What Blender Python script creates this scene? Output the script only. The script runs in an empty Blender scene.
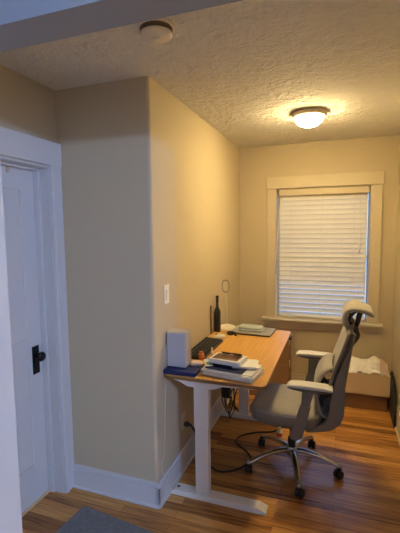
import bpy, bmesh, math, random
from mathutils import Vector, Matrix
random.seed(4)
C = bpy.context.scene.collection
S = bpy.context.scene

# ---------------------------------------------------------------- camera
YAW, PITCH, ROLL, CAMH, FPX = -0.3454, -0.0959, -0.0114, 1.6262, 388.8
f = Vector((math.sin(YAW)*math.cos(PITCH), math.cos(YAW)*math.cos(PITCH), math.sin(PITCH)))
r = f.cross(Vector((0, 0, 1))).normalized(); u = r.cross(f)
cr, sr = math.cos(ROLL), math.sin(ROLL)
r2 = cr*r + sr*u; u2 = -sr*r + cr*u
cd = bpy.data.cameras.new('camera'); cam = bpy.data.objects.new('camera', cd); C.objects.link(cam)
cam.matrix_world = Matrix(((r2.x, u2.x, -f.x, 0), (r2.y, u2.y, -f.y, 0), (r2.z, u2.z, -f.z, CAMH), (0, 0, 0, 1)))
cd.sensor_fit = 'VERTICAL'; cd.sensor_height = 36; cd.lens = FPX/533*36; cd.clip_start = .02
S.camera = cam

# ---------------------------------------------------------------- world, light, exposure
w = bpy.data.worlds.new('dusk'); S.world = w; w.use_nodes = True
bg = w.node_tree.nodes['Background']; bg.inputs[0].default_value = (.20, .46, 1, 1); bg.inputs[1].default_value = 4.2
S.view_settings.view_transform = 'Standard'; S.view_settings.look = 'None'
S.view_settings.exposure = 0; S.view_settings.gamma = 1; S.view_settings.use_curve_mapping = False
LAMP_COL, LAMP_STR = (1, .745, .345, 1), 360           # warm dome in the alcove
COOL_COL, COOL_W = (.385, .56, 1), 235                 # cool lamp of the front room, behind the camera
ld = bpy.data.lights.new('front_room_light', 'POINT'); ld.energy = COOL_W; ld.color = COOL_COL; ld.shadow_soft_size = .045
lo = bpy.data.objects.new('front_room_light', ld); C.objects.link(lo); lo.location = (2.0, -.87, 2.335)
ld = bpy.data.lights.new('warm_fill_light', 'POINT'); ld.energy = 7; ld.color = (1, .74, .46); ld.shadow_soft_size = .12   # unseen low fill, added to lift the hall ceiling and upper walls
lo = bpy.data.objects.new('warm_fill_light', ld); C.objects.link(lo); lo.location = (1.3, -1.3, .95)

# ---------------------------------------------------------------- materials
def mat(name, col, rough=.6, metal=0, spec=.5, emis=None, estr=0, coat=0, sheen=0):
    m = bpy.data.materials.new(name); m.use_nodes = True
    b = m.node_tree.nodes['Principled BSDF']
    b.inputs['Base Color'].default_value = (*col, 1); b.inputs['Roughness'].default_value = rough
    b.inputs['Metallic'].default_value = metal; b.inputs['Specular IOR Level'].default_value = spec
    b.inputs['Coat Weight'].default_value = coat; b.inputs['Sheen Weight'].default_value = sheen
    if emis: b.inputs['Emission Color'].default_value = emis; b.inputs['Emission Strength'].default_value = estr
    return m
def nn(m, t, **k):
    n = m.node_tree.nodes.new(t)
    for a, v in k.items(): setattr(n, a, v)
    return n
def bump(m, scale, strength, dist=.01, detail=4, rough=.6, stretch=(1, 1, 1)):
    L = m.node_tree.links; b = m.node_tree.nodes['Principled BSDF']
    g = nn(m, 'ShaderNodeTexCoord'); mp = nn(m, 'ShaderNodeMapping'); mp.inputs['Scale'].default_value = stretch
    n = nn(m, 'ShaderNodeTexNoise'); n.inputs['Scale'].default_value = scale; n.inputs['Detail'].default_value = detail
    n.inputs['Roughness'].default_value = rough
    bp = nn(m, 'ShaderNodeBump'); bp.inputs['Strength'].default_value = strength; bp.inputs['Distance'].default_value = dist
    L.new(g.outputs['Object'], mp.inputs[0]); L.new(mp.outputs[0], n.inputs[0]); L.new(n.outputs[0], bp.inputs['Height']); L.new(bp.outputs[0], b.inputs['Normal'])
    return m
def vary(m, c1, c2, scale=5, stretch=(1, 1, 1), detail=4):
    L = m.node_tree.links; b = m.node_tree.nodes['Principled BSDF']
    g = nn(m, 'ShaderNodeTexCoord'); mp = nn(m, 'ShaderNodeMapping'); mp.inputs['Scale'].default_value = stretch
    n = nn(m, 'ShaderNodeTexNoise'); n.inputs['Scale'].default_value = scale; n.inputs['Detail'].default_value = detail
    cr = nn(m, 'ShaderNodeValToRGB'); cr.color_ramp.elements[0].position = .3; cr.color_ramp.elements[1].position = .7
    cr.color_ramp.elements[0].color = (*c1, 1); cr.color_ramp.elements[1].color = (*c2, 1)
    L.new(g.outputs['Object'], mp.inputs[0]); L.new(mp.outputs[0], n.inputs[0]); L.new(n.outputs[0], cr.inputs[0]); L.new(cr.outputs[0], b.inputs['Base Color'])
    return m
WALL = (.56, .472, .322)
M = {}
M['wall'] = bump(mat('tan_wall_paint', WALL, .8, spec=.25), 30, .35, .004)
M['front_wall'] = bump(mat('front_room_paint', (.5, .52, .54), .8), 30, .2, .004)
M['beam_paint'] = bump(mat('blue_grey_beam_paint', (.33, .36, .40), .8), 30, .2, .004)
M['white_trim'] = bump(mat('white_trim_paint', (.66, .66, .66), .45), 12, .05, .003)
M['cream_trim'] = bump(mat('cream_trim_paint', (.60, .52, .37), .5), 12, .05, .003)
M['ceiling'] = mat('textured_ceiling_plaster', (.92, .895, .85), .85, spec=.2)
def ceiling_nodes(m):
    L = m.node_tree.links; b = m.node_tree.nodes['Principled BSDF']
    g = nn(m, 'ShaderNodeTexCoord')
    n1 = nn(m, 'ShaderNodeTexNoise'); n1.inputs['Scale'].default_value = 42; n1.inputs['Detail'].default_value = 5; n1.inputs['Roughness'].default_value = .65
    n2 = nn(m, 'ShaderNodeTexNoise'); n2.inputs['Scale'].default_value = 9; n2.inputs['Detail'].default_value = 3; n2.inputs['Distortion'].default_value = 1.2
    ad = nn(m, 'ShaderNodeMath', operation='MULTIPLY_ADD'); ad.inputs[1].default_value = 1.6
    bp = nn(m, 'ShaderNodeBump'); bp.inputs['Strength'].default_value = .95; bp.inputs['Distance'].default_value = .026
    L.new(g.outputs['Object'], n1.inputs[0]); L.new(g.outputs['Object'], n2.inputs[0])
    L.new(n2.outputs[0], ad.inputs[0]); L.new(n1.outputs[0], ad.inputs[2]); L.new(ad.outputs[0], bp.inputs['Height']); L.new(bp.outputs[0], b.inputs['Normal'])
ceiling_nodes(M['ceiling'])
def floor_mat():
    m = mat('oak_strip_floor', (.4, .2, .08), .30, spec=.45)
    L = m.node_tree.links; b = m.node_tree.nodes['Principled BSDF']
    g = nn(m, 'ShaderNodeNewGeometry')
    br = nn(m, 'ShaderNodeTexBrick'); br.inputs['Scale'].default_value = 1; br.inputs['Brick Width'].default_value = .85; br.inputs['Row Height'].default_value = .057
    br.inputs['Mortar Size'].default_value = .0009; br.inputs['Mortar Smooth'].default_value = .3; br.offset = .37; br.offset_frequency = 2; br.squash = 1
    br.inputs['Color1'].default_value = (.16, .16, .16, 1); br.inputs['Color2'].default_value = (.84, .84, .84, 1); br.inputs['Mortar'].default_value = (0, 0, 0, 1)
    mp = nn(m, 'ShaderNodeMapping'); mp.inputs['Scale'].default_value = (1.6, 26, 1)
    n = nn(m, 'ShaderNodeTexNoise'); n.inputs['Scale'].default_value = 2.2; n.inputs['Detail'].default_value = 7; n.inputs['Roughness'].default_value = .62; n.inputs['Distortion'].default_value = .4
    mx = nn(m, 'ShaderNodeMath', operation='MULTIPLY_ADD'); mx.inputs[1].default_value = .62
    sc = nn(m, 'ShaderNodeMath', operation='MULTIPLY'); sc.inputs[1].default_value = .42
    cr = nn(m, 'ShaderNodeValToRGB'); e = cr.color_ramp.elements
    e[0].position = .30; e[0].color = (.09, .025, .005, 1); e[1].position = .76; e[1].color = (.80, .44, .13, 1)
    k = e.new(.5); k.color = (.47, .21, .055, 1)
    bp = nn(m, 'ShaderNodeBump'); bp.inputs['Strength'].default_value = .25; bp.inputs['Distance'].default_value = .002
    L.new(g.outputs['Position'], br.inputs[0]); L.new(g.outputs['Position'], mp.inputs[0]); L.new(mp.outputs[0], n.inputs[0])
    L.new(br.outputs['Color'], sc.inputs[0]); L.new(n.outputs[0], mx.inputs[0]); L.new(sc.outputs[0], mx.inputs[2])
    L.new(mx.outputs[0], cr.inputs[0]); L.new(cr.outputs[0], b.inputs['Base Color'])
    L.new(mx.outputs[0], bp.inputs['Height']); L.new(bp.outputs[0], b.inputs['Normal'])
    return m
M['floor'] = floor_mat()
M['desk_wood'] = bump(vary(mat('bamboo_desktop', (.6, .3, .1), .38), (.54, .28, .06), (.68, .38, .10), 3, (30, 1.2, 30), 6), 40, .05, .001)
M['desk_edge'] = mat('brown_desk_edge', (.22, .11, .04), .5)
M['white_metal'] = mat('white_powder_coated_steel', (.78, .74, .68), .42)
M['black'] = mat('black_plastic', (.012, .012, .013), .35)
M['soft_black'] = bump(mat('matt_black', (.02, .02, .022), .75), 200, .2, .001)
M['iron'] = bump(mat('black_iron', (.012, .011, .010), .4, .6), 60, .2, .001)
M['chair_plastic'] = bump(mat('grey_chair_plastic', (.21, .19, .165), .5), 300, .15, .0006)
M['chair_dark'] = mat('dark_grey_chair_plastic', (.05, .046, .042), .5)
def mesh_fabric(name, a, bcol):
    m = mat(name, a, .85, sheen=.3)
    L = m.node_tree.links; b = m.node_tree.nodes['Principled BSDF']
    g = nn(m, 'ShaderNodeTexCoord'); wv = nn(m, 'ShaderNodeTexNoise'); wv.inputs['Scale'].default_value = 260; wv.inputs['Detail'].default_value = 2
    cr = nn(m, 'ShaderNodeValToRGB'); cr.color_ramp.elements[0].position = .35; cr.color_ramp.elements[1].position = .65
    cr.color_ramp.elements[0].color = (*bcol, 1); cr.color_ramp.elements[1].color = (*a, 1)
    bp = nn(m, 'ShaderNodeBump'); bp.inputs['Strength'].default_value = .3; bp.inputs['Distance'].default_value = .001
    L.new(g.outputs['Object'], wv.inputs[0]); L.new(wv.outputs[0], cr.inputs[0]); L.new(cr.outputs[0], b.inputs['Base Color'])
    L.new(wv.outputs[0], bp.inputs['Height']); L.new(bp.outputs[0], b.inputs['Normal'])
    return m
M['fabric'] = mesh_fabric('light_grey_mesh_fabric', (.42, .385, .33), (.31, .285, .24))
M['armpad'] = mat('light_grey_arm_pad', (.66, .64, .60), .6)
M['chrome'] = mat('polished_aluminium', (.60, .57, .52), .26, 1)
M['speaker'] = bump(mat('grey_speaker_cloth', (.46, .46, .49), .8), 300, .3, .001)
M['speaker_side'] = mat('silver_speaker_case', (.40, .38, .36), .5)
M['blue'] = mat('dark_blue_cover', (.005, .016, .095), .5)
M['paper'] = bump(vary(mat('white_paper', (.8, .78, .75), .8), (.80, .79, .78), (.90, .89, .88), 4), 20, .15, .002)
M['crumple'] = bump(vary(mat('crumpled_white_paper', (.7, .66, .6), .8), (.74, .71, .66), (.92, .895, .85), 9), 14, .8, .02)
M['card'] = bump(vary(mat('cardboard', (.6, .44, .3), .8), (.72, .53, .31), (.80, .60, .37), 2), 40, .1, .001)
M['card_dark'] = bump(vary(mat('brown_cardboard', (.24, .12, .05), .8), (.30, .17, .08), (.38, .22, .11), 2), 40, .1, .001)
M['doormat'] = bump(vary(mat('grey_doormat', (.12, .12, .13), .95), (.16, .16, .165), (.22, .22, .225), 60), 400, .8, .003)
M['blind'] = mat('cream_blind_slat', (.78, .72, .60), .45)
def translucent(m, amt, col):
    L = m.node_tree.links; b = m.node_tree.nodes['Principled BSDF']; o = m.node_tree.nodes['Material Output']
    t = nn(m, 'ShaderNodeBsdfTranslucent'); t.inputs[0].default_value = (*col, 1); mx = nn(m, 'ShaderNodeMixShader'); mx.inputs[0].default_value = amt
    L.new(b.outputs[0], mx.inputs[1]); L.new(t.outputs[0], mx.inputs[2]); L.new(mx.outputs[0], o.inputs[0])
translucent(M['blind'], .12, (.8, .8, .8))
g = bpy.data.materials.new('window_glass'); g.use_nodes = True
gn, gl = g.node_tree.nodes, g.node_tree.links; gn.remove(gn['Principled BSDF'])
tr = gn.new('ShaderNodeBsdfTransparent'); gs = gn.new('ShaderNodeBsdfGlossy'); gs.inputs['Roughness'].default_value = .02
fr = gn.new('ShaderNodeFresnel'); mx = gn.new('ShaderNodeMixShader')
gl.new(fr.outputs[0], mx.inputs[0]); gl.new(tr.outputs[0], mx.inputs[1]); gl.new(gs.outputs[0], mx.inputs[2]); gl.new(mx.outputs[0], gn['Material Output'].inputs[0])
M['glass'] = g
M['dome'] = mat('glowing_frosted_dome', (.9, .85, .75), .4, emis=LAMP_COL, estr=LAMP_STR)
L = M['dome'].node_tree.links; _b = M['dome'].node_tree.nodes['Principled BSDF']
_t = nn(M['dome'], 'ShaderNodeTexCoord'); _s = nn(M['dome'], 'ShaderNodeSeparateXYZ'); _m = nn(M['dome'], 'ShaderNodeMapRange')
_m.inputs['From Min'].default_value = -.035; _m.inputs['From Max'].default_value = -.11; _m.inputs['To Min'].default_value = LAMP_STR*.035; _m.inputs['To Max'].default_value = LAMP_STR
L.new(_t.outputs['Object'], _s.inputs[0]); L.new(_s.outputs['Z'], _m.inputs['Value']); L.new(_m.outputs[0], _b.inputs['Emission Strength'])
M['brass'] = mat('beige_enamel', (.62, .52, .38), .4, .2)
M['slot'] = mat('shaded_brown_plastic', (.16, .11, .06), .6)
M['ivory'] = mat('ivory_plastic', (.80, .74, .62), .4)
M['detector'] = mat('yellowed_white_plastic', (.80, .73, .62), .5)
M['laptop'] = mat('silver_aluminium', (.50, .50, .48), .35, .6)
M['teal_grey'] = bump(mat('pale_grey_green_cloth', (.42, .47, .44), .8), 60, .2, .003)
M['orange'] = mat('amber_plastic', (.70, .20, .03), .3, coat=.3)
M['teal'] = mat('green_label', (.10, .38, .30), .6)
M['photo'] = vary(mat('dark_cover_picture', (.1, .05, .04), .35), (.03, .018, .014), (.34, .18, .13), 11)
M['pink'] = mat('pinkish_plastic', (.72, .55, .50), .5)
M['red'] = mat('red_label', (.50, .04, .05), .5)

# ---------------------------------------------------------------- mesh helpers
def new(): return bmesh.new()
def rotm(rot): return Matrix.Rotation(rot[2], 4, 'Z') @ Matrix.Rotation(rot[1], 4, 'Y') @ Matrix.Rotation(rot[0], 4, 'X')
def bx(bm, lo, hi, bev=0, seg=2, rot=None, mi=0):
    c = [(a+b)/2 for a, b in zip(lo, hi)]; s = [abs(b-a) for a, b in zip(lo, hi)]
    t = Matrix.Translation(c) @ (rotm(rot) if rot else Matrix()) @ Matrix.Diagonal((*s, 1))
    v = bmesh.ops.create_cube(bm, size=1, matrix=t)['verts']
    es = list({e for q in v for e in q.link_edges}); fs = {fc for q in v for fc in q.link_faces}
    if mi:
        for fc in fs: fc.material_index = mi
    if bev: bmesh.ops.bevel(bm, geom=es, offset=bev, segments=seg, affect='EDGES', profile=.5)
def lathe(bm, prof, c=(0, 0, 0), n=32, axis='z', mi=0):
    rings = []
    for (rad, h) in prof:
        ring = []
        for i in range(n):
            a = 2*math.pi*i/n; x, y = rad*math.cos(a), rad*math.sin(a)
            p = {'z': (x, y, h), 'x': (h, x, y), 'y': (y, h, x)}[axis]
            ring.append(bm.verts.new([p[k]+c[k] for k in range(3)]))
        rings.append(ring)
    for a, b in zip(rings, rings[1:]):
        for i in range(n):
            fc = bm.faces.new((a[i], a[(i+1) % n], b[(i+1) % n], b[i])); fc.smooth = True; fc.material_index = mi
    for rg in (rings[0], rings[-1]):
        if (rg[0].co-rg[n//2].co).length > 1e-5:
            fc = bm.faces.new(rg if rg is rings[-1] else rg[::-1]); fc.material_index = mi
    bmesh.ops.remove_doubles(bm, verts=[v for rg in rings for v in rg], dist=1e-6)
def smooth_path(pts, n=8):
    P = [Vector(p) for p in pts]; P = [P[0]*2-P[1]] + P + [P[-1]*2-P[-2]]; out = []
    for i in range(1, len(P)-2):
        for k in range(n):
            t = k/n; a, b, c, d = P[i-1:i+3]
            out.append(.5*((2*b)+(c-a)*t+(2*a-5*b+4*c-d)*t*t+(3*b-a-3*c+d)*t**3))
    return out+[P[-2]]
def tube(bm, pts, rad, n=10, sm=0, cap=True, flat=1.0, up=None):
    """round bar through pts; rad number or list; flat squashes the section along 'up'"""
    P = smooth_path(pts, sm) if sm else [Vector(p) for p in pts]
    m = len(P)
    if isinstance(rad, (int, float)): R = [rad]*m
    else: R = [rad[min(int(i/(m-1)*(len(rad)-1)), len(rad)-2)]*(1-(i/(m-1)*(len(rad)-1))+min(int(i/(m-1)*(len(rad)-1)), len(rad)-2)) + rad[min(int(i/(m-1)*(len(rad)-1)), len(rad)-2)+1]*((i/(m-1)*(len(rad)-1))-min(int(i/(m-1)*(len(rad)-1)), len(rad)-2)) for i in range(m)]
    rings = []; ref = Vector(up) if up else None
    for i, p in enumerate(P):
        t = (P[min(i+1, m-1)]-P[max(i-1, 0)]).normalized()
        if ref is None: ref = Vector((0, 0, 1)) if abs(t.z) < .9 else Vector((1, 0, 0))
        a = t.cross(ref).normalized(); b = a.cross(t).normalized()
        if not up: ref = b
        rings.append([bm.verts.new(p+a*math.cos(2*math.pi*k/n)*R[i]+b*math.sin(2*math.pi*k/n)*R[i]*flat) for k in range(n)])
    for a, b in zip(rings, rings[1:]):
        for k in range(n):
            fc = bm.faces.new((a[k], a[(k+1) % n], b[(k+1) % n], b[k])); fc.smooth = True
    if cap: bm.faces.new(rings[0][::-1]); bm.faces.new(rings[-1])
def prism(bm, poly, y0, y1, axis='y', bev=0, seg=2, smooth=False):
    """extrude a 2-d outline: axis y -> outline is (x,z); axis x -> (y,z); axis z -> (x,y)"""
    def P(q, h): return {'y': (q[0], h, q[1]), 'x': (h, q[0], q[1]), 'z': (q[0], q[1], h)}[axis]
    a = [bm.verts.new(P(q, y0)) for q in poly]; b = [bm.verts.new(P(q, y1)) for q in poly]; n = len(poly)
    fs = [bm.faces.new(a), bm.faces.new(b[::-1])]
    for i in range(n):
        fc = bm.faces.new((a[i], b[i], b[(i+1) % n], a[(i+1) % n])); fs.append(fc); fc.smooth = smooth
    bmesh.ops.recalc_face_normals(bm, faces=fs)
    if bev:
        es = list({e for fc in fs[:2] for e in fc.edges})
        bmesh.ops.bevel(bm, geom=es, offset=bev, segments=seg, affect='EDGES', profile=.5)
def sheet(bm, fn, nu, nv, th):
    """surface fn(u,v)->(x,y,z), u,v in 0..1, given thickness th (number or fn) along its normal"""
    G = [[Vector(fn(i/nu, j/nv)) for j in range(nv+1)] for i in range(nu+1)]
    def nrm(i, j):
        a = G[min(i+1, nu)][j]-G[max(i-1, 0)][j]; b = G[i][min(j+1, nv)]-G[i][max(j-1, 0)]
        return a.cross(b).normalized()
    def T(i, j):
        e = min(i, nu-i, 2)/2; g = min(j, nv-j, 2)/2
        return th*(.45+.55*math.sqrt(max(0, e*g))) if th > .012 else th
    A = [[bm.verts.new(G[i][j]+nrm(i, j)*T(i, j)/2) for j in range(nv+1)] for i in range(nu+1)]
    B = [[bm.verts.new(G[i][j]-nrm(i, j)*T(i, j)/2) for j in range(nv+1)] for i in range(nu+1)]
    fs = []
    for i in range(nu):
        for j in range(nv):
            fs.append(bm.faces.new((A[i][j], A[i+1][j], A[i+1][j+1], A[i][j+1]))); fs.append(bm.faces.new((B[i][j], B[i][j+1], B[i+1][j+1], B[i+1][j])))
    for i in range(nu):
        fs.append(bm.faces.new((A[i][0], B[i][0], B[i+1][0], A[i+1][0]))); fs.append(bm.faces.new((A[i][nv], A[i+1][nv], B[i+1][nv], B[i][nv])))
    for j in range(nv):
        fs.append(bm.faces.new((A[0][j], A[0][j+1], B[0][j+1], B[0][j]))); fs.append(bm.faces.new((A[nu][j], B[nu][j], B[nu][j+1], A[nu][j+1])))
    for fc in fs: fc.smooth = True
    bmesh.ops.recalc_face_normals(bm, faces=fs)
def pillow(bm, levels, ex=4, n=40):
    """levels: (z, cx, cy, hx, hy) superellipse outlines lofted"""
    rings = []
    for (z, cx, cy, hx, hy) in levels:
        rg = []
        for k in range(n):
            a = 2*math.pi*k/n; ca, sa = math.cos(a), math.sin(a)
            rg.append(bm.verts.new((cx+hx*math.copysign(abs(ca)**(2/ex), ca), cy+hy*math.copysign(abs(sa)**(2/ex), sa), z)))
        rings.append(rg)
    for a, b in zip(rings, rings[1:]):
        for k in range(n):
            fc = bm.faces.new((a[k], a[(k+1) % n], b[(k+1) % n], b[k])); fc.smooth = True
    bm.faces.new(rings[0][::-1]); bm.faces.new(rings[-1])
def obj(name, bm, m, parent=None, kind=None):
    me = bpy.data.meshes.new(name); bm.normal_update(); bm.to_mesh(me); bm.free()
    for x in (m if isinstance(m, (list, tuple)) else [m]): me.materials.append(M[x])
    o = bpy.data.objects.new(name, me); C.objects.link(o)
    if parent: o.parent = parent
    if kind: o['kind'] = kind
    return o
def thing(name, label, cat, loc=(0, 0, 0), rz=0, group=None):
    o = bpy.data.objects.new(name, None); C.objects.link(o); o.location = loc; o.rotation_euler = (0, 0, rz); o.empty_display_size = .05
    o['label'] = label; o['category'] = cat
    if group: o['group'] = group
    return o
def single(name, bm, m, label, cat, loc=(0, 0, 0), rz=0, group=None):
    o = obj(name, bm, m); o.location = loc; o.rotation_euler = (0, 0, rz); o['label'] = label; o['category'] = cat
    if group: o['group'] = group
    return o
def struct(name, bm, m): return obj(name, bm, m, kind='structure')

# ---------------------------------------------------------------- room shell
XL, XA, XR = -1.584, -.977, .482
YJ0, YJ1, YC, YB, H = .911, 1.041, 1.935, 3.945, 2.44
FX0, FX1, FY0 = -2.4, 2.4, -2.6          # front room (where the camera stands)
b = new(); bx(b, (FX0-.15, FY0-.15, -.1), (FX1+.15, YB+.15, 0)); struct('floor', b, 'floor')
b = new(); bx(b, (FX0-.15, FY0-.15, H), (FX1+.15, YB+.15, H+.1)); struct('ceiling', b, 'ceiling')
# left wall with the door hole
DY0, DY1, DZ = 1.085, 1.845, 1.985
b = new(); bx(b, (XL-.15, YJ1, 0), (XL, DY0, H)); bx(b, (XL-.15, DY1, 0), (XL, YB+.15, H)); bx(b, (XL-.15, DY0, DZ), (XL, DY1, H)); struct('wall_left', b, 'wall')
# projecting closet block: faces the hall and carries the desk wall; plaster corner slightly rounded
b = new(); RC = .018; arc = [(XA-RC+RC*math.sin(t), YC+RC-RC*math.cos(t)) for t in [i*math.pi/2/6 for i in range(7)]]
prism(b, [(XL, YC)] + arc + [(XA, YB), (XL, YB)], 0, H, axis='z'); struct('wall_centre', b, 'wall')
WX0, WX1, WZ0, WZ1 = -.598, .265, .72, 2.015
b = new(); bx(b, (XL, YB, 0), (WX0, YB+.15, H)); bx(b, (WX1, YB, 0), (XR+.15, YB+.15, H)); bx(b, (WX0, YB, 0), (WX1, YB+.15, WZ0)); bx(b, (WX0, YB, WZ1), (WX1, YB+.15, H)); struct('wall_back', b, 'wall')
b = new(); bx(b, (XR, YJ1, 0), (XR+.15, YB, H)); struct('wall_right', b, 'wall')
# front wall with the wide opening and its dropped beam
JX0, JX1, BZ = -1.088, .33, 2.212
b = new(); bx(b, (FX0, YJ0, 0), (JX0-.02, YJ1, H)); bx(b, (JX1+.02, YJ0, 0), (FX1, YJ1, H)); struct('wall_front', b, 'front_wall')
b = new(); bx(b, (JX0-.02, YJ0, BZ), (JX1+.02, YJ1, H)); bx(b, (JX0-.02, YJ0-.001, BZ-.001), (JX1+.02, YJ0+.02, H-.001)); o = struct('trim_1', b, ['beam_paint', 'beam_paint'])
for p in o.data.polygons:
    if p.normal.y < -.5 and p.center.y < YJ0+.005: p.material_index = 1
b = new(); bx(b, (JX0-.02, YJ0-.02, 0), (JX0, YJ1+.0, BZ), .002); struct('trim_2', b, 'white_trim')
b = new(); bx(b, (JX1, YJ0-.02, 0), (JX1+.02, YJ1, BZ), .002); struct('trim_3', b, 'white_trim')
b = new(); bx(b, (FX0-.15, FY0-.15, 0), (FX0, YJ1, H)); struct('wall_front_room_left', b, 'front_wall')
b = new(); bx(b, (FX1, FY0-.15, 0), (FX1+.15, YJ1, H)); struct('wall_front_room_right', b, 'front_wall')
b = new(); bx(b, (FX0, FY0-.15, 0), (FX1, FY0, H)); struct('wall_rear', b, 'front_wall')
# baseboards: board with a stepped cap
def baseboard(name, p0, p1, nx, ny, m, h=.15, t=.018):
    b = new()
    def slab(z0, z1, tt, bev=.002):
        xs = sorted((p0[0], p1[0], p0[0]+nx*tt, p1[0]+nx*tt)); ys = sorted((p0[1], p1[1], p0[1]+ny*tt, p1[1]+ny*tt))
        bx(b, (xs[0], ys[0], z0), (xs[-1], ys[-1], z1), bev)
    slab(0, .118, t); slab(.118, h, t*.75, .005); slab(0, .016, t+.012, .006)
    struct(name, b, m)
baseboard('baseboard_centre', (XL+.02, YC), (XA+.018, YC), 0, -1, 'white_trim')
baseboard('baseboard_desk_side', (XA, YC-.018), (XA, YB), 1, 0, 'white_trim')
baseboard('baseboard_back', (XA+.03, YB), (XR-.03, YB), 0, -1, 'cream_trim')
baseboard('baseboard_right', (XR, YJ1), (XR, YB), -1, 0, 'cream_trim')
# the door: recessed panel door, jamb, casing, header
b = new()
xd = XL-.100
bx(b, (xd-.035, DY0+.003, .012), (xd-.008, DY1-.003, DZ-.003))
for (y0, y1) in ((DY0+.003, DY0+.115), (DY1-.115, DY1-.003)): bx(b, (xd-.012, y0, .012), (xd, y1, DZ-.003), .003)
for (z0, z1) in ((.012, .24), (.86, 1.0), (DZ-.13, DZ-.003)): bx(b, (xd-.012, DY0+.1, z0), (xd-.0005, DY1-.1, z1), .003)
bx(b, (xd-.012, (DY0+DY1)/2-.05, .2), (xd-.0003, (DY0+DY1)/2+.05, DZ-.1), .003)
door = struct('door_1', b, 'white_trim')
b = new(); bx(b, (xd, 1.754, .782), (xd+.006, 1.806, .950), .002); bx(b, (xd+.005, 1.760, .789), (xd+.008, 1.800, .943), .001); bx(b, (xd+.007, 1.774, .812), (xd+.010, 1.784, .832), .001)
pl = obj('handle_plate', b, 'iron', door); pl['label'] = 'black rectangular door plate'
b = new(); lathe(b, [(.013, 0), (.011, .010), (.010, .016), (.024, .024), (.029, .034), (.026, .044), (.012, .050), (.0001, .051)], (xd+.006, 1.785, .888), 24, 'x')
kb = obj('door_knob', b, 'iron', door); kb['label'] = 'round black door knob'
b = new(); bx(b, (xd-.002, 1.640, DZ-.045), (xd+.012, 1.655, DZ-.012), .002); obj('door_catch', b, 'brass', door)
b = new()
for (y0, y1) in ((DY0-.02, DY0), (DY1, DY1+.005)): bx(b, (XL-.15, y0, 0), (XL+.001, y1, DZ), .001)
bx(b, (XL-.15, DY0-.02, DZ), (XL+.001, DY1+.01, DZ+.015), .001)
bx(b, (xd+.002, DY1-.014, 0), (xd+.040, DY1, DZ), .003); bx(b, (xd+.002, DY0, 0), (xd+.040, DY0+.014, DZ), .003); bx(b, (xd+.002, DY0, DZ-.014), (xd+.040, DY1, DZ), .003)
struct('trim_4', b, 'white_trim')
b = new(); bx(b, (XL, DY1+.003, 0), (XL+.022, YC-.0005, 2.005), .003); bx(b, (XL+.018, DY1+.010, 0), (XL+.028, DY1+.030, 2.005), .004)
bx(b, (XL, DY0-.04, 0), (XL+.022, DY0-.003, 2.005), .003); bx(b, (XL, DY0-.04, 1.998), (XL+.028, YC-.0005, 2.132), .003); struct('trim_5', b, 'white_trim')
b = new(); bx(b, (xd-.03, DY0, 0), (xd+.012, DY1, .008), .003); struct('trim_6', b, 'card')
# window
b = new(); y0 = YB-.025
bx(b, (WX0-.093, y0, .717), (WX0, YB, 2.018), .004); bx(b, (WX1, y0, .717), (WX1+.093, YB, 2.018), .004)
bx(b, (WX0-.100, YB-.034, 2.012), (WX1+.103, YB, 2.132), .004)
bx(b, (WX0-.139, YB-.070, .698), (WX1+.128, YB+.05, .722), .006); bx(b, (WX0-.112, YB-.022, .615), (WX1+.100, YB, .698), .006)
for (x0, x1) in ((WX0, WX0+.006), (WX1-.006, WX1)): bx(b, (x0, YB, .72), (x1, YB+.14, 2.015))
bx(b, (WX0, YB, 2.0), (WX1, YB+.14, 2.015))
win = struct('window_1', b, 'cream_trim')
b = new(); ys0, ys1 = YB+.075, YB+.105
for (x0, z0, x1, z1) in ((WX0+.006, .722, WX0+.020, 2.0), (WX1-.020, .722, WX1-.006, 2.0), (WX0+.02, .722, WX1-.02, .75), (WX0+.02, 1.96, WX1-.02, 2.0), (WX0+.02, 1.33, WX1-.02, 1.365)): bx(b, (x0, ys0, z0), (x1, ys1, z1), .003)
obj('window_frame', b, 'cream_trim', win)
b = new(); bx(b, (WX0+.02, YB+.088, .75), (WX1-.02, YB+.092, 1.96)); gp = obj('window_pane', b, 'glass', win)

# ---------------------------------------------------------------- blind
bl = thing('window_blind', 'cream horizontal slat blind lowered over the window', 'blind', ((WX0+WX1)/2, YB+.03, 1.985))
hw = (WX1-WX0)/2-.027
b = new(); bx(b, (-hw-.004, -.035, -.045), (hw+.004, .022, .022), .004); bx(b, (-hw-.004, -.044, -.040), (hw+.004, -.035, .018), .003); obj('headrail', b, 'cream_trim', bl)
b = new(); NS = 26; zt, zb_ = -.062, -1.222; SW = .052
for i in range(NS):
    z = zt+(zb_-zt)*i/(NS-1); t = math.radians(66-4*min(1, max(0, i-5)/6) if i < NS-8 else 49-1.2*(i-NS+8)); jit = random.uniform(-.03, .03); t += jit
    N = 4; top = []; bot = []
    for k in range(N+1):
        s = (k/N-.5)*SW; cvx = .003*(1-(2*k/N-1)**2)
        yy = -s*math.cos(t)+0; zz = -s*math.sin(t); ny, nz = -math.sin(t), math.cos(t)
        for (L_, off) in ((top, cvx+.0013), (bot, cvx-.0013)):
            L_.append([b.verts.new((sx*hw, yy+ny*off, z+zz+nz*off)) for sx in (-1, 1)])
    loop = top+bot[::-1]
    for a, c in zip(loop, loop[1:]+loop[:1]): b.faces.new((a[0], a[1], c[1], c[0]))
    b.faces.new([q[0] for q in loop]); b.faces.new([q[1] for q in loop][::-1])
bmesh.ops.recalc_face_normals(b, faces=b.faces[:]); obj('slats', b, 'blind', bl)
b = new(); bx(b, (-hw, -.026, -1.258), (hw, .026, -1.240), .004); obj('bottom_rail', b, 'cream_trim', bl)
b = new()
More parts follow.
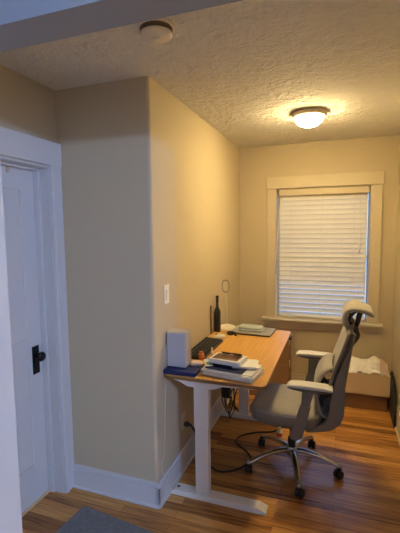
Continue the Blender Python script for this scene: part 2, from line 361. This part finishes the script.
for x in (-hw*.72, 0, hw*.72): bx(b, (x-.0012, -.031, -1.25), (x+.0012, -.0295, -.04))
obj('ladder_cords', b, 'cream_trim', bl)
b = new(); tube(b, [(hw-.066, -.046, -.06), (hw-.066, -.048, -.42), (hw-.068, -.05, -.58)], .0025, 6); tube(b, [(hw-.056, -.046, -.06), (hw-.05, -.05, -.14), (hw-.062, -.052, -.2), (hw-.045, -.05, -.25)], .002, 6, 6); lathe(b, [(.001, .0), (.007, -.004), (.008, -.03), (.001, -.034)], (hw-.068, -.05, -.58), 10); obj('lift_cord', b, 'ivory', bl)
b = new(); tube(b, [(-hw+.015, -.05, -.06), (-hw-.045, -.06, -.82)], .004, 8); wd = obj('tilt_wand', b, 'ivory', bl); wd['label'] = 'slim tilt wand'

# ---------------------------------------------------------------- ceiling fixtures
t = thing('ceiling_light', 'lit frosted glass dome ceiling light with a beige rim', 'ceiling light', (-.222, 2.93, H))
b = new(); lathe(b, [(.100, 0), (.112, -.004), (.117, -.014), (.115, -.030), (.108, -.036), (.100, -.036), (.1, 0)], n=48); obj('rim', b, 'brass', t)
b = new(); lathe(b, [(.100, -.030), (.099, -.045), (.090, -.066), (.070, -.085), (.040, -.098), (.015, -.102), (.0001, -.103)], n=48); obj('glass_shade', b, 'dome', t)
t = thing('smoke_detector', 'round slotted smoke detector on the textured ceiling', 'smoke detector', (-.712, 1.492, H))
b = new(); lathe(b, [(.0001, 0), (.073, 0), (.073, -.010), (.066, -.013)], n=36); obj('base_plate', b, 'detector', t)
b = new(); lathe(b, [(.066, -.012), (.066, -.018), (.058, -.020), (.058, -.031), (.0001, -.031)], n=36)
for k in range(18):
    a = 2*math.pi*k/18; bx(b, (math.cos(a)*.060-.003, math.sin(a)*.060-.003, -.033), (math.cos(a)*.060+.003, math.sin(a)*.060+.003, -.016), rot=(0, 0, a))
obj('vent_slots', b, 'slot', t)
b = new(); lathe(b, [(.064, -.030), (.064, -.036), (.056, -.044), (.020, -.047), (.0001, -.047)], n=36); obj('cover', b, 'detector', t)
b = new(); lathe(b, [(.0001, -.045), (.012, -.046), (.012, -.049), (.0001, -.05)], n=20); obj('test_button', b, 'ivory', t)

# ---------------------------------------------------------------- wall fixtures
t = thing('light_switch', 'ivory rocker light switch on the tan wall', 'light switch', (XA, 2.105, 1.238))
b = new(); bx(b, (0, -.036, -.058), (.006, .036, .058), .003); obj('switch_plate', b, 'ivory', t)
b = new(); bx(b, (.004, -.016, -.033), (.011, .016, .033), .002, rot=(0, .06, 0)); obj('rocker', b, 'ivory', t)
t = thing('wall_outlet', 'ivory power outlet low on the wall under the desk', 'outlet', (XA, 2.335, .335))
b = new(); bx(b, (0, -.035, -.057), (.005, .035, .057), .002); obj('cover_plate', b, 'ivory', t)
b = new()
for s in (-.022, .022): lathe(b, [(.016, .004), (.016, .009), (.0001, .009)], (0, 0, s), 20, 'x')
obj('sockets', b, 'ivory', t)
t = thing('power_cable', 'black power cable from the wall outlet looping over the floor', 'cable', (XA+.012, 2.335, .313))
b = new(); lathe(b, [(.014, 0), (.017, .006), (.017, .026), (.010, .036), (.006, .05), (.0001, .05)], (0, 0, 0), 14, 'x'); obj('plug', b, 'black', t)
b = new(); o0 = Vector((XA+.012, 2.335, .313)); pts = [(XA+.055, 2.335, .313), (XA+.080, 2.35, .26), (XA+.085, 2.40, .14), (-.85, 2.42, .03), (-.74, 2.36, .006), (-.62, 2.42, .006), (-.56, 2.56, .006), (-.62, 2.66, .006), (-.71, 2.74, .006), (-.70, 2.84, .006), (-.60, 2.93, .006), (-.47, 2.99, .006), (-.40, 3.10, .006)]
tube(b, [Vector(p)-o0 for p in pts], .0065, 8, 8); obj('cord', b, 'black', t)
b = new(); tube(b, [(XA+.004, 2.09, .93), (XA+.004, 2.06, .6), (XA+.004, 2.03, .3), (XA+.004, 1.99, .2), (XA+.024, 2.02, .10), (XA+.034, 2.06, .02), (XA+.04, 2.10, .004), (-.925, 2.16, .004)], .0016, 6, 8)
single('phone_cord', b, 'ivory', 'thin white cord hanging down the wall by the corner', 'cord')

# ---------------------------------------------------------------- doormat
b = new(); bx(b, (-.24, -.40, 0), (.24, 0, .009), .004)
for i in range(22): bx(b, (-.232+i*.0213, -.39, .008), (-.222+i*.0213, -.01, .0105), .001)
single('doormat', b, 'doormat', 'grey ribbed mat on the floor near the white door', 'mat', (-1.15, 1.765, 0), math.radians(-6))

# ---------------------------------------------------------------- desk
DX0, DX1, DY_0, DY_1, DT = -.970, -.360, 2.015, 3.225, .776
desk = thing('standing_desk', 'standing desk with a bamboo top and white steel legs', 'desk', ((DX0+DX1)/2, (DY_0+DY_1)/2, 0))
hx, hy = (DX1-DX0)/2, (DY_1-DY_0)/2
def rrect(hx, hy, rr, n=6):
    out = []
    for (cx, cy, a0) in ((hx-rr, hy-rr, 0), (-hx+rr, hy-rr, 90), (-hx+rr, -hy+rr, 180), (hx-rr, -hy+rr, 270)):
        for k in range(n+1): a = math.radians(a0+90*k/n); out.append((cx+rr*math.cos(a), cy+rr*math.sin(a)))
    return out
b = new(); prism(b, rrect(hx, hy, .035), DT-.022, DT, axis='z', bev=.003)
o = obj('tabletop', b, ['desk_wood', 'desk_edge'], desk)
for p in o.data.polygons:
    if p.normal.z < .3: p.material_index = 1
zt_ = DT-.022
for nm, yc in (('near', -hy+.080), ('far', hy-.06)):
    lx = -.748-(DX0+DX1)/2     # column centre in x
    b = new(); bx(b, (lx-.046, yc-.028, .45), (lx+.046, yc+.028, zt_-.02), .004); bx(b, (lx-.042, yc-.024, .02), (lx+.042, yc+.024, .46), .004)
    lg = obj('leg', b, 'white_metal', desk)
    b = new(); prism(b, [(-hx+.018, 0), (-hx+.018, .018), (-hx+.045, .034), (hx-.045, .034), (hx-.002, .016), (hx-.002, 0)], yc-.036, yc+.036, bev=.003)
    ft = obj('foot', b, 'white_metal', desk)
    b = new()
    lathe(b, [(.0001, .033), (.009, .033), (.009, .036), (.0001, .036)], (-hx+.06, yc, 0), 14)
    obj('foot_bolt', b, 'chair_dark', ft)
    b = new(); prism(b, [(-hx+.03, zt_-.001), (hx-.03, zt_-.001), (hx-.03, zt_-.018), (lx+.13, zt_-.030), (lx+.08, zt_-.052), (lx-.08, zt_-.052), (lx-.12, zt_-.034), (-hx+.03, zt_-.014)], yc-.034, yc-.029); 
    bx(b, (-hx+.03, yc-.034, zt_-.006), (hx-.03, yc+.034, zt_-.001)); prism(b, [(-hx+.03, zt_-.001), (hx-.03, zt_-.001), (hx-.03, zt_-.018), (lx+.13, zt_-.030), (lx+.08, zt_-.052), (lx-.08, zt_-.052), (lx-.12, zt_-.034), (-hx+.03, zt_-.014)], yc+.029, yc+.034)
    obj('side_bracket', b, 'white_metal', desk)
b = new(); bx(b, (-.742-(DX0+DX1)/2-.035, -hy+.115, zt_-.048), (-.742-(DX0+DX1)/2+.035, hy-.095, zt_-.012), .003); obj('crossbeam', b, 'white_metal', desk)
b = new(); bx(b, (hx-.03, hy-.12, zt_-.020), (hx+.012, hy-.05, zt_-.002), .004); kp = obj('control_panel', b, 'black', desk)

# things under the desk
t = thing('cable_tangle', 'dark tangle of cables hanging under the far end of the desk', 'cables', (-.80, 3.0, .14))
b = new(); rnd = random.Random(8)
for k in range(5):
    x0 = rnd.uniform(.0, .14); y0_ = rnd.uniform(-.05, .12); pts = [(x0, y0_, .56)]
    for z in (.42, .30, .18, .06, .2, .34): pts.append((x0+rnd.uniform(-.04, .04), y0_+rnd.uniform(-.05, .05), z+rnd.uniform(-.05, .03)-.12))
    tube(b, pts, .004, 6, 5)
obj('cables', b, 'black', t)
b = new(); bx(b, (.0, -.02, .09), (.07, .05, .23), .01); obj('power_adapter', b, 'soft_black', t)
t.location = (-.90, 3.0, .14)
t = thing('small_bottle', 'small white bottle with a red label on the floor behind the chair base', 'bottle', (-.41, 2.93, 0))
b = new(); lathe(b, [(.0001, 0), (.018, 0), (.020, .004), (.020, .055), (.012, .066), (.010, .072), (.0001, .072)], n=20); obj('body', b, 'ivory', t)
b = new(); lathe(b, [(.0205, .010), (.0208, .012), (.0208, .038), (.0205, .040)], n=20); obj('bottle_label', b, 'red', t)
b = new(); lathe(b, [(.0001, .070), (.0125, .070), (.0125, .086), (.0001, .087)], n=20); obj('cap', b, 'ivory', t)

# cardboard boxes
def carton(name, label, loc, sx, sy, sz, rz, matn, closed=True, group=None):
    t = thing(name, label, 'box', loc, rz, group)
    b = new(); th = .006
    bx(b, (-sx/2, -sy/2, 0), (sx/2, sy/2, th)); bx(b, (-sx/2, -sy/2, 0), (sx/2, -sy/2+th, sz)); bx(b, (-sx/2, sy/2-th, 0), (sx/2, sy/2, sz)); bx(b, (-sx/2, -sy/2+th, 0), (-sx/2+th, sy/2-th, sz)); bx(b, (sx/2-th, -sy/2+th, 0), (sx/2, sy/2-th, sz))
    obj('box_body', b, matn, t)
    if closed:
        for s in (-1, 1):
            b = new(); bx(b, (-sx/2, s*.0015 if s > 0 else -sy/2, sz), (sx/2, sy/2 if s > 0 else -.0015, sz+.004)); obj('flap', b, matn, t)
        b = new(); bx(b, (-sx/2-.0008, -.025, sz+.0035), (sx/2+.0008, .025, sz+.005)); bx(b, (sx/2, -.025, sz-.06), (sx/2+.0008, .025, sz+.005)); obj('tape', b, 'ivory', t)
    return t
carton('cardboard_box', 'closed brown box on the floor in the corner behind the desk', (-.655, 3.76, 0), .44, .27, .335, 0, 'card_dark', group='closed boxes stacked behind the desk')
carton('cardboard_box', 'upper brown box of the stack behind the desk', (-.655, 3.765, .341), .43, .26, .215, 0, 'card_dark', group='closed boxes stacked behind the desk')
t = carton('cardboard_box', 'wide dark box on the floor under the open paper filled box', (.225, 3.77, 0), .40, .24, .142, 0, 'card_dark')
t = carton('cardboard_box', 'open light brown box filled with white packing paper by the window wall', (.210, 3.755, .148), .455, .29, .190, 0, 'card', closed=False)
b = new(); bx(b, (.150, -.14, .214), (.230, .13, .222), .002, rot=(math.radians(8), math.radians(38), 0))
fl = obj('flap', b, 'pink', t); fl['label'] = 'pale bent side flap'
b = new(); bx(b, (-.22, .139, .150), (.20, .145, .20), rot=(math.radians(-12), 0, 0)); obj('flap', b, 'card', t)
b = new(); rnd = random.Random(3); nx_, ny_ = 26, 18
G = [[None]*(ny_+1) for _ in range(nx_+1)]
from mathutils import noise
def ph(x, y): return .178+.052*noise.noise(Vector((x*9, y*9, 1.3)))+.030*noise.noise(Vector((x*22, y*22, 4)))+.03*math.exp(-((x+.02)**2/.02+(y-.02)**2/.01))+.055*max(0, (y+.10)/.22)
def psurf(uu, vv):
    x = -.219+.438*uu; y = -.137+.274*vv; return (x, y, ph(x, y)+.006)
sheet(b, psurf, 40, 26, .01); single('packing_paper', b, 'crumple', 'crumpled white packing paper heaped in the open box', 'paper', (.210, 3.755, .148))
# black case between the box and the right wall
t = thing('laptop_bag', 'slim black bag leaning between the open box and the right wall', 'bag', (.455, 3.56, 0))
b = new(); prism(b, [(-.20, 0), (.19, 0), (.20, .03), (.19, .31), (.15, .34), (-.02, .30), (-.19, .10)], -.012, .014, axis='x', bev=.006); obj('body', b, 'soft_black', t)
b = new(); tube(b, [(0, .06, .31), (0, .07, .36), (0, .13, .36), (0, .14, .32)], .006, 8, 6); obj('handle', b, 'soft_black', t)

# ---------------------------------------------------------------- chair (faces -x)
CX, CY = -.278, 2.579
ch = thing('office_chair', 'grey ergonomic office chair with headrest pulled up to the desk', 'chair', (CX, CY, 0))
def L(x): return x-CX
# base
b = new(); lathe(b, [(.0001, .085), (.030, .087), (.040, .100), (.042, .145), (.034, .158), (.028, .160), (.0001, .16)], n=28); obj('hub', b, 'chrome', ch)
for k in range(5):
    a = math.radians(-75.5+72*k); ca, sa = math.cos(a), math.sin(a)
    b = new(); tube(b, [(ca*q, sa*q, z) for q, z in ((.020, .128), (.10, .130), (.20, .112), (.28, .085), (.312, .072))], [.026, .023, .019, .016, .014], 12, 5, up=(0, 0, 1), flat=.7)
    lathe(b, [(.0001, .055), (.013, .056), (.014, .082), (.008, .088), (.0001, .088)], (ca*.312, sa*.312, 0), 16); arm_ = obj('base_arm', b, 'chrome', ch)
    b = new(); aa = a+(-.5, .9, .3, -.8, 1.2)[k]; c2, s2 = math.cos(aa), math.sin(aa); cx, cy = ca*.312-c2*.012, sa*.312-s2*.012
    for sgn in (-1, 1):
        prof = [(.0001, -.010), (.022, -.010), (.027, -.006), (.027, .006), (.022, .010), (.0001, .010)]
        tmp = new(); lathe(tmp, prof, (0, 0, 0), 22, 'y')
        bmesh.ops.transform(tmp, matrix=Matrix.Translation((cx, cy, .0272)) @ Matrix.Rotation(aa, 4, 'Z') @ Matrix.Translation((0, sgn*.015, 0)), verts=tmp.verts[:])
        me = bpy.data.meshes.new('tmp'); tmp.to_mesh(me); tmp.free(); b.from_mesh(me); bpy.data.meshes.remove(me)
    tmp = new(); prism(tmp, [(-.030, -.002)]+[(.031*math.cos(q), .031*math.sin(q)) for q in [math.pi-i*math.pi/10 for i in range(11)]]+[(.02, 0)], -.005, .005)
    bmesh.ops.transform(tmp, matrix=Matrix.Translation((cx, cy, .0272)) @ Matrix.Rotation(aa, 4, 'Z'), verts=tmp.verts[:])
    me = bpy.data.meshes.new('tmp'); tmp.to_mesh(me); tmp.free(); b.from_mesh(me); bpy.data.meshes.remove(me)
    tube(b, [(ca*.312, sa*.312, .04), (ca*.312, sa*.312, .058)], .007, 10); obj('caster', b, 'black', arm_)
b = new(); lathe(b, [(.0001, .125), (.026, .125), (.027, .20), (.024, .215), (.016, .218), (.016, .345), (.0001, .345)], n=24); obj('gas_lift', b, 'black', ch)
b = new(); pillow(b, [(.325, .02, .01, .09, .07), (.335, .02, .01, .13, .10), (.375, .02, .01, .15, .12)], 5); obj('tilt_mechanism', b, 'chair_dark', ch)
b = new(); tube(b, [(-.03, .05, .35), (-.05, .20, .345), (-.05, .205, .345), (-.05, .27, .343)], [.006, .006, .012, .012], 10); obj('adjusting_lever', b, 'black', ch)
# seat: shell + cushion, dished with a falling front edge
scx, scy = -.028, .02
b = new(); pillow(b, [(.368, scx+.02, scy, .155, .19), (.378, scx+.01, scy, .198, .225), (.405, scx, scy, .226, .245), (.455, scx, scy, .236, .250), (.461, scx, scy, .231, .246)], 4.5, 56)
for v in b.verts: v.co.z -= .018*max(0, (-(v.co.x-scx)-.12)/.13)**2
obj('seat_shell', b, 'chair_plastic', ch)
b = new(); pillow(b, [(.452, scx, scy, .222, .236), (.462, scx, scy, .229, .243), (.473, scx, scy, .223, .236), (.480, scx, scy, .207, .220), (.484, scx, scy, .175, .185), (.4835, scx, scy, .12, .12), (.4825, scx, scy, .05, .05)], 4.5, 56)
for v in b.verts: v.co.z -= .022*max(0, (-(v.co.x-scx)-.12)/.13)**2
obj('seat', b, 'fabric', ch)
# armrests
for s in (-1, 1):
    yc = (-.232, .300)[s > 0]; dz = (0, .030)[s > 0]
    def D(q): return [(L(x), z+dz) for x, z in q]
    b = new(); prism(b, D([(-.280, .670), (-.276, .664), (-.252, .656), (-.20, .650), (-.10, .648), (-.04, .655), (-.022, .662), (-.022, .670)]), yc-.040, yc+.040, bev=.008, seg=3); br_ = obj('arm_bracket', b, 'chair_plastic', ch)
    b = new(); prism(b, D([(-.286, .672), (-.282, .668), (-.024, .668), (-.018, .674), (-.022, .684), (-.07, .690), (-.20, .692), (-.268, .686)]), yc-.045, yc+.045, bev=.007, seg=3); obj('arm_pad', b, 'armpad', br_)
    b = new(); prism(b, D([(-.195, .655), (-.118, .655), (-.145, .57), (-.155, .50), (-.205, .50), (-.198, .57)]), yc-.014, yc+.014, bev=.005, seg=3); obj('arm_post', b, 'chair_plastic', ch)
    b = new(); prism(b, [(L(-.206), .555), (L(-.142), .555), (L(-.165), .44), (L(-.192), .345), (L(-.225), .325), (L(-.262), .335), (L(-.262), .37), (L(-.235), .45)], yc-.020, yc+.020, bev=.007, seg=3)
    bx(b, (L(-.255), min(yc, .02+s*.12), .340), (L(-.205), max(yc, .02+s*.12), .360), .005); obj('arm_sleeve', b, 'chair_plastic', ch)
# back shell, swept under the seat
def mir(y): return .02+y
outer = [(.104, 1.0), (.092, .945), (.066, .875), (.052, .83), (.048, .77), (.050, .68), (.050, .59), (.046, .50), (.026, .440), (-.018, .400), (-.085, .378), (-.17, .362)]
inner = [(-.17, .400), (-.10, .415), (-.060, .445), (-.040, .50), (-.030, .58), (-.020, .66), (-.002, .735), (.028, .81), (.053, .875), (.078, .945), (.094, 1.0)]
def side_wing(y0, y1):
    b = new(); prism(b, [(L(x), z) for x, z in outer+inner], y0, y1, bev=.006, seg=2, smooth=True); return b
for s in (-1, 1):
    ya = .02+s*.215; b = side_wing(min(ya, ya-s*.03), max(ya, ya-s*.03)); obj('back_frame', b, 'chair_plastic', ch)
b = new(); sp = [Vector((L(x), 0, z)) for x, z in [(-.17, .37), (-.085, .383), (-.03, .410), (.008, .455), (.028, .52), (.034, .60), (.032, .68)]]
SPP = smooth_path(sp, 4)
def shellf(uu, vv):
    i = vv*(len(SPP)-1); k = min(int(i), len(SPP)-2); p = SPP[k].lerp(SPP[k+1], i-k); return (p.x+.012*(1-(2*uu-1)**2), .02+(uu-.5)*.40, p.z)
sheet(b, shellf, 16, 26, .012); obj('lower_shell', b, 'chair_plastic', ch)
# back mesh panel
bk = [Vector((L(x), 0, z)) for x, z in [(-.028, .66), (-.018, .72), (.004, .79), (.032, .87), (.056, .95), (.074, 1.015), (.082, 1.035)]]
BKP = smooth_path(bk, 4)
def backf(uu, vv):
    i = vv*(len(BKP)-1); k = min(int(i), len(BKP)-2); p = BKP[k].lerp(BKP[k+1], i-k); q = 2*uu-1
    wd_ = .222-.030*max(0, vv-.55)**1.5*3; zz = p.z-.030*max(0, vv-.6)/.4*abs(q)**3
    return (p.x-.010*q*q-.008+.012*(1-q*q), .02+q*wd_, zz)
b = new(); sheet(b, backf, 24, 24, .014); obj('backrest', b, 'fabric', ch)
b = new(); rim = [backf(0, k/20) for k in range(21)]+[backf(k/16, 1) for k in range(1, 16)]+[backf(1, 1-k/20) for k in range(21)]
tube(b, [(p[0]+.006, p[1], p[2]) for p in rim], .0085, 8); obj('backrest_rim', b, 'chair_plastic', ch)
# lumbar pad
lm = [Vector((L(x), 0, z)) for x, z in [(-.030, .765), (-.080, .740), (-.116, .68), (-.126, .61), (-.118, .53), (-.092, .47), (-.045, .435)]]
LMP = smooth_path(lm, 4)
def lumf(uu, vv):
    i = vv*(len(LMP)-1); k = min(int(i), len(LMP)-2); p = LMP[k].lerp(LMP[k+1], i-k); q = 2*uu-1
    return (p.x+.012*q*q, .02+q*(.195-.05*abs(2*vv-1)**3), p.z)
b = new(); sheet(b, lumf, 20, 24, .030); obj('lumbar_pad', b, 'fabric', ch)
b = new()
for q in (-.10, .14): tube(b, [(L(-.100), q, .70), (L(-.045), q, .66), (L(-.01), q, .64)], .012, 8, 4); tube(b, [(L(-.100), q, .54), (L(-.05), q, .58), (L(-.01), q, .62)], .012, 8, 4)
bx(b, (L(-.095), -.10, .50), (L(-.075), .14, .73), .008); bx(b, (L(-.02), -.18, .60), (L(.005), .22, .66), .006); obj('lumbar_bracket', b, 'chair_dark', ch)
# headrest
hd = [Vector((L(x), 0, z)) for x, z in [(.078, 1.015), (.054, 1.045), (.048, 1.085), (.060, 1.120), (.092, 1.138), (.130, 1.136), (.168, 1.122), (.200, 1.102)]]
HDP = smooth_path(hd, 4)
def headf(uu, vv):
    i = vv*(len(HDP)-1); k = min(int(i), len(HDP)-2); p = HDP[k].lerp(HDP[k+1], i-k); q = 2*uu-1
    return (p.x-.020*q*q*(1-vv), .02+q*(.145-.02*abs(2*vv-1)**3), p.z-.008*q*q*vv)
b = new(); sheet(b, headf, 20, 26, .030); obj('headrest', b, 'fabric', ch)
b = new()
for q in (-.055, .095):
    tube(b, [(L(.060), q, 1.045), (L(.075), q, 1.085), (L(.105), q, 1.118)], .010, 8, 4); tube(b, [(L(.060), q, 1.05), (L(.09), q, 1.02), (L(.105), .02, .985)], .011, 8, 4)
    tube(b, [(L(.135), q, 1.115), (L(.12), q, 1.05), (L(.108), .02, .99)], .009, 8, 4)
tube(b, [(L(.108), -.03, .985), (L(.108), .07, .985)], .016, 12)
tube(b, [(L(.110), .02, .985), (L(.120), .02, .94), (L(.085), .02, .88), (L(.065), .02, .82)], .013, 10, 5); obj('headrest_bracket', b, 'chair_dark', ch)
b = new(); tube(b, [(L(.085), .02, .95), (L(.066), .02, .82), (L(.045), .02, .68), (L(.035), .02, .58)], [.016, .022, .022, .018], 12, 6, flat=.6, up=(0, 1, 0)); obj('spine', b, 'chair_plastic', ch)

# ---------------------------------------------------------------- things on the desk
Z = DT+.0005
b = new(); bx(b, (-.100, -.085, 0), (.100, .085, .004), .0015); bx(b, (-.097, -.082, .004), (.097, .082, .019), .001); bx(b, (-.100, -.085, .019), (.100, .085, .023), .0015); bx(b, (-.100, -.085, .001), (-.094, .085, .022), .0015)
single('blue_binder', b, 'blue', 'dark blue binder lying under the grey speaker', 'binder', (-.867, 2.110, Z))
t = thing('desktop_speaker', 'grey box speaker standing on the dark blue binder', 'speaker', (-.909, 2.135, Z+.024))
b = new(); bx(b, (-.060, -.044, 0), (.060, .050, .214), .004); obj('cabinet', b, 'speaker_side', t)
b = new(); bx(b, (-.058, -.052, .003), (.058, -.043, .211), .003); obj('grille', b, 'speaker', t)
b = new(); pillow(b, [(0, 0, 0, .032, .024), (.004, 0, 0, .036, .028), (.016, 0, 0, .036, .028), (.022, 0, 0, .030, .022)], 4, 24)
single('soap_case', b, 'pink', 'small pinkish white case beside the speaker on the binder', 'case', (-.806, 2.160, Z+.024), .2)
t = thing('pill_bottle', 'small round amber bottle between binder and keyboard', 'bottle', (-.838, 2.335, Z+.0))
b = new(); lathe(b, [(.0001, 0), (.018, 0), (.020, .003), (.020, .035), (.015, .042), (.0001, .042)], n=20); obj('body', b, 'orange', t)
b = new(); lathe(b, [(.0001, .041), (.013, .041), (.013, .052), (.0001, .053)], n=20); obj('cap', b, 'orange', t)
b = new(); lathe(b, [(.0001, 0), (.009, 0), (.009, .040), (.006, .046), (.006, .064), (.0001, .065)], n=14)
single('lotion_tube', b, 'ivory', 'tiny white upright tube beside the amber bottle', 'tube', (-.785, 2.400, Z))
t = thing('green_tag', 'white card with a green label lying left of the paper stack', 'card', (-.725, 2.145, Z+.048), .5)
b = new(); bx(b, (-.02, -.05, .0), (.02, .07, .004), .001); obj('card', b, 'paper', t)
b = new(); bx(b, (-.016, -.035, .004), (.012, .010, .005)); obj('card_label', b, 'teal', t)
# keyboard
t = thing('keyboard', 'long black keyboard along the wall edge of the desk', 'keyboard', (-.885, 2.545, Z))
b = new(); prism(b, [(-.070, 0), (.070, 0), (.070, .012), (-.070, .022)], -.225, .225, bev=.003); kc = obj('case', b, 'black', t)
b = new()
for i in range(15):
    for j in range(5):
        x = .050-j*.026; y = -.205+i*.0292; z = .012+(.070-x)/.14*.010
        bx(b, (x-.011, y-.012, z), (x+.011, y+.012, z+.006), .002, 1)
obj('keys', b, 'soft_black', kc)
def mouse(bm):
    n = 16
    for i in range(1): pillow(bm, [(0, 0, 0, .028, .050), (.008, 0, 0, .031, .054), (.020, 0, .002, .029, .050), (.029, 0, .006, .022, .038), (.034, 0, .008, .012, .022), (.035, 0, .008, .004, .008)], 2.6, 28)
t = thing('computer_mouse', 'white computer mouse at the far end of the black keyboard', 'mouse', (-.868, 2.835, Z), -1.1)
b = new(); mouse(b); ms = obj('shell', b, 'ivory', t)
b = new(); tube(b, [(0, -.030, .030), (0, -.022, .034), (0, -.014, .035)], .0035, 8); obj('scroll_wheel', b, 'chair_dark', ms)
t = thing('headphones', 'black coiled earphone cable beside the white mouse', 'headphones', (-.805, 2.96, Z))
b = new(); pts = []
for k in range(46):
    a = k*.55; rr = .035+.008*math.sin(k*1.7); pts.append((rr*math.cos(a), rr*.9*math.sin(a), .004+.0007*k*.6+.003*math.sin(k)**2))
tube(b, pts, .0032, 6); obj('cable', b, 'black', t)
b = new(); 
b.free()
for (x, y) in ((.042, -.02), (.03, .045)):
    b = new(); lathe(b, [(.0001, 0), (.009, .001), (.010, .010), (.006, .016), (.0001, .017)], (x, y, .0), 14); obj('earbud', b, 'chair_dark', t)
# black bottle
t = thing('black_bottle', 'tall black bottle with a slim neck near the wall end of the desk', 'bottle', (-.942, 3.030, Z))
b = new(); lathe(b, [(.0001, 0), (.024, 0), (.027, .004), (.027, .160), (.025, .175), (.018, .193), (.011, .208), (.010, .25), (.010, .255)], n=32); obj('body', b, 'black', t)
b = new(); lathe(b, [(.010, .248), (.012, .250), (.012, .290), (.014, .293), (.014, .301), (.0001, .302)], n=24); obj('stopper', b, 'black', t)
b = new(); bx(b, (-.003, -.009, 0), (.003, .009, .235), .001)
single('shadow_strip', b, 'chair_dark', 'narrow dark strip in place of a soft shadow on the wall just left of the black bottle', 'strip', (XA+.011, 2.935, Z))  # thin dark strip modelled in place of a soft wall shadow
# small lamp with disc base
t = thing('desk_lamp', 'slim white desk lamp with a disc base and a small oval ring head', 'lamp', (-.893, 3.150, Z))
b = new(); lathe(b, [(.0001, 0), (.078, 0), (.081, .004), (.079, .010), (.060, .022), (.030, .034), (.012, .040), (.0001, .041)], n=40); obj('base', b, 'ivory', t)
b = new(); tube(b, [(0, 0, .038), (0, 0, .16), (-.006, 0, .24), (-.010, 0, .315)], .0036, 10, 5); obj('pole', b, 'ivory', t)
b = new()
ov = [(-.010+.030*math.copysign(abs(math.cos(a))**.7, math.cos(a)), .365+.050*math.copysign(abs(math.sin(a))**.7, math.sin(a))) for a in [2*math.pi*k/28 for k in range(28)]]
tube(b, [(x, 0, z) for x, z in ov]+[(ov[0][0], 0, ov[0][1])], .0055, 8, cap=False); obj('head', b, 'speaker_side', t)
# laptop and the folded cloth
t = thing('laptop', 'closed silver laptop at the window end of the desk', 'laptop', (-.655, 3.095, Z), -.06)
b = new(); prism(b, rrect(.165, .115, .012), .002, .011, axis='z', bev=.002); obj('base', b, 'chair_dark', t)
b = new(); prism(b, rrect(.165, .115, .012), .0115, .019, axis='z', bev=.002); obj('lid', b, 'laptop', t)
for x in (-.14, .14):
    for y in (-.09, .09): b = new(); lathe(b, [(.0001, 0), (.007, 0), (.007, .003), (.0001, .003)], (x, y, 0), 12); obj('rubber_foot', b, 'black', t)
b = new(); pillow(b, [(0, 0, 0, .098, .060), (.006, 0, 0, .102, .064), (.014, .002, .0, .102, .064), (.019, 0, 0, .094, .055), (.0195, .0, .0, .090, .052)], 5, 36); pillow(b, [(.018, .0, .0, .094, .056), (.024, 0, 0, .099, .060), (.032, .0, .002, .095, .056), (.036, -.004, 0, .080, .045)], 5, 36)
single('folded_cloth', b, 'teal_grey', 'folded pale grey green cloth on the closed laptop', 'cloth', (-.668, 3.085, Z+.020), -.06)
# papers
def stack(name, label, loc, rz, sx, sy, n, th, m, grp=None, cat='paper', jit=.008, seed=1):
    b = new(); rd = random.Random(seed); z = 0
    for k in range(n):
        dx, dy, a = rd.uniform(-jit, jit), rd.uniform(-jit, jit), rd.uniform(-.05, .05)
        bx(b, (-sx/2+dx, -sy/2+dy, z), (sx/2+dx, sy/2+dy, z+th*.8), 0, rot=(0, 0, a)); z += th
    return single(name, b, m, label, cat, loc, rz, grp)
stack('paper_stack', 'loose pile of white papers at the near edge of the desk', (-.578, 2.150, Z), -.12, .300, .195, 9, .0045, 'paper', jit=.010, seed=2)
b = new(); bx(b, (-.115, -.080, 0), (.115, .080, .005), .001); single('blue_folder', b, 'blue', 'dark blue folder showing between papers and top notebook', 'folder', (-.600, 2.145, Z+.042), -.14)
stack('paper_stack', 'thin white envelopes right of the notebook on the pile', (-.510, 2.19, Z+.048), .12, .14, .14, 3, .004, 'paper', jit=.006, seed=5)
t = thing('notebook', 'white framed notebook with a dark picture on top of the pile', 'notebook', (-.612, 2.175, Z+.062), -.12)
b = new(); bx(b, (-.098, -.066, 0), (.098, .066, .026), .002); obj('pages', b, 'paper', t)
b = new(); bx(b, (-.082, -.048, .0258), (.076, .052, .0272)); obj('cover_picture', b, 'photo', t)
t = thing('eyeglasses', 'dark framed eyeglasses lying on the back edge of the notebook', 'glasses', (-.598, 2.205, Z+.090), -.12)
b = new()
for s in (-1, 1):
    pts = [(s*.034+.026*math.cos(a), -.014*math.sin(a), .010+.006*math.sin(a)) for a in [2*math.pi*k/20 for k in range(21)]]; tube(b, pts, .0026, 8, cap=False)
tube(b, [(-.009, -.004, .013), (0, -.006, .015), (.009, -.004, .013)], .0024, 8, 4); obj('frame', b, 'soft_black', t)
for s in (-1, 1):
    b = new(); tube(b, [(s*.059, -.003, .012), (s*.060, .006, .013), (-s*.02, .012+s*.003, .010), (-s*.05, .014+s*.003, .005)], .0022, 8, 5); obj('temple', b, 'soft_black', t)
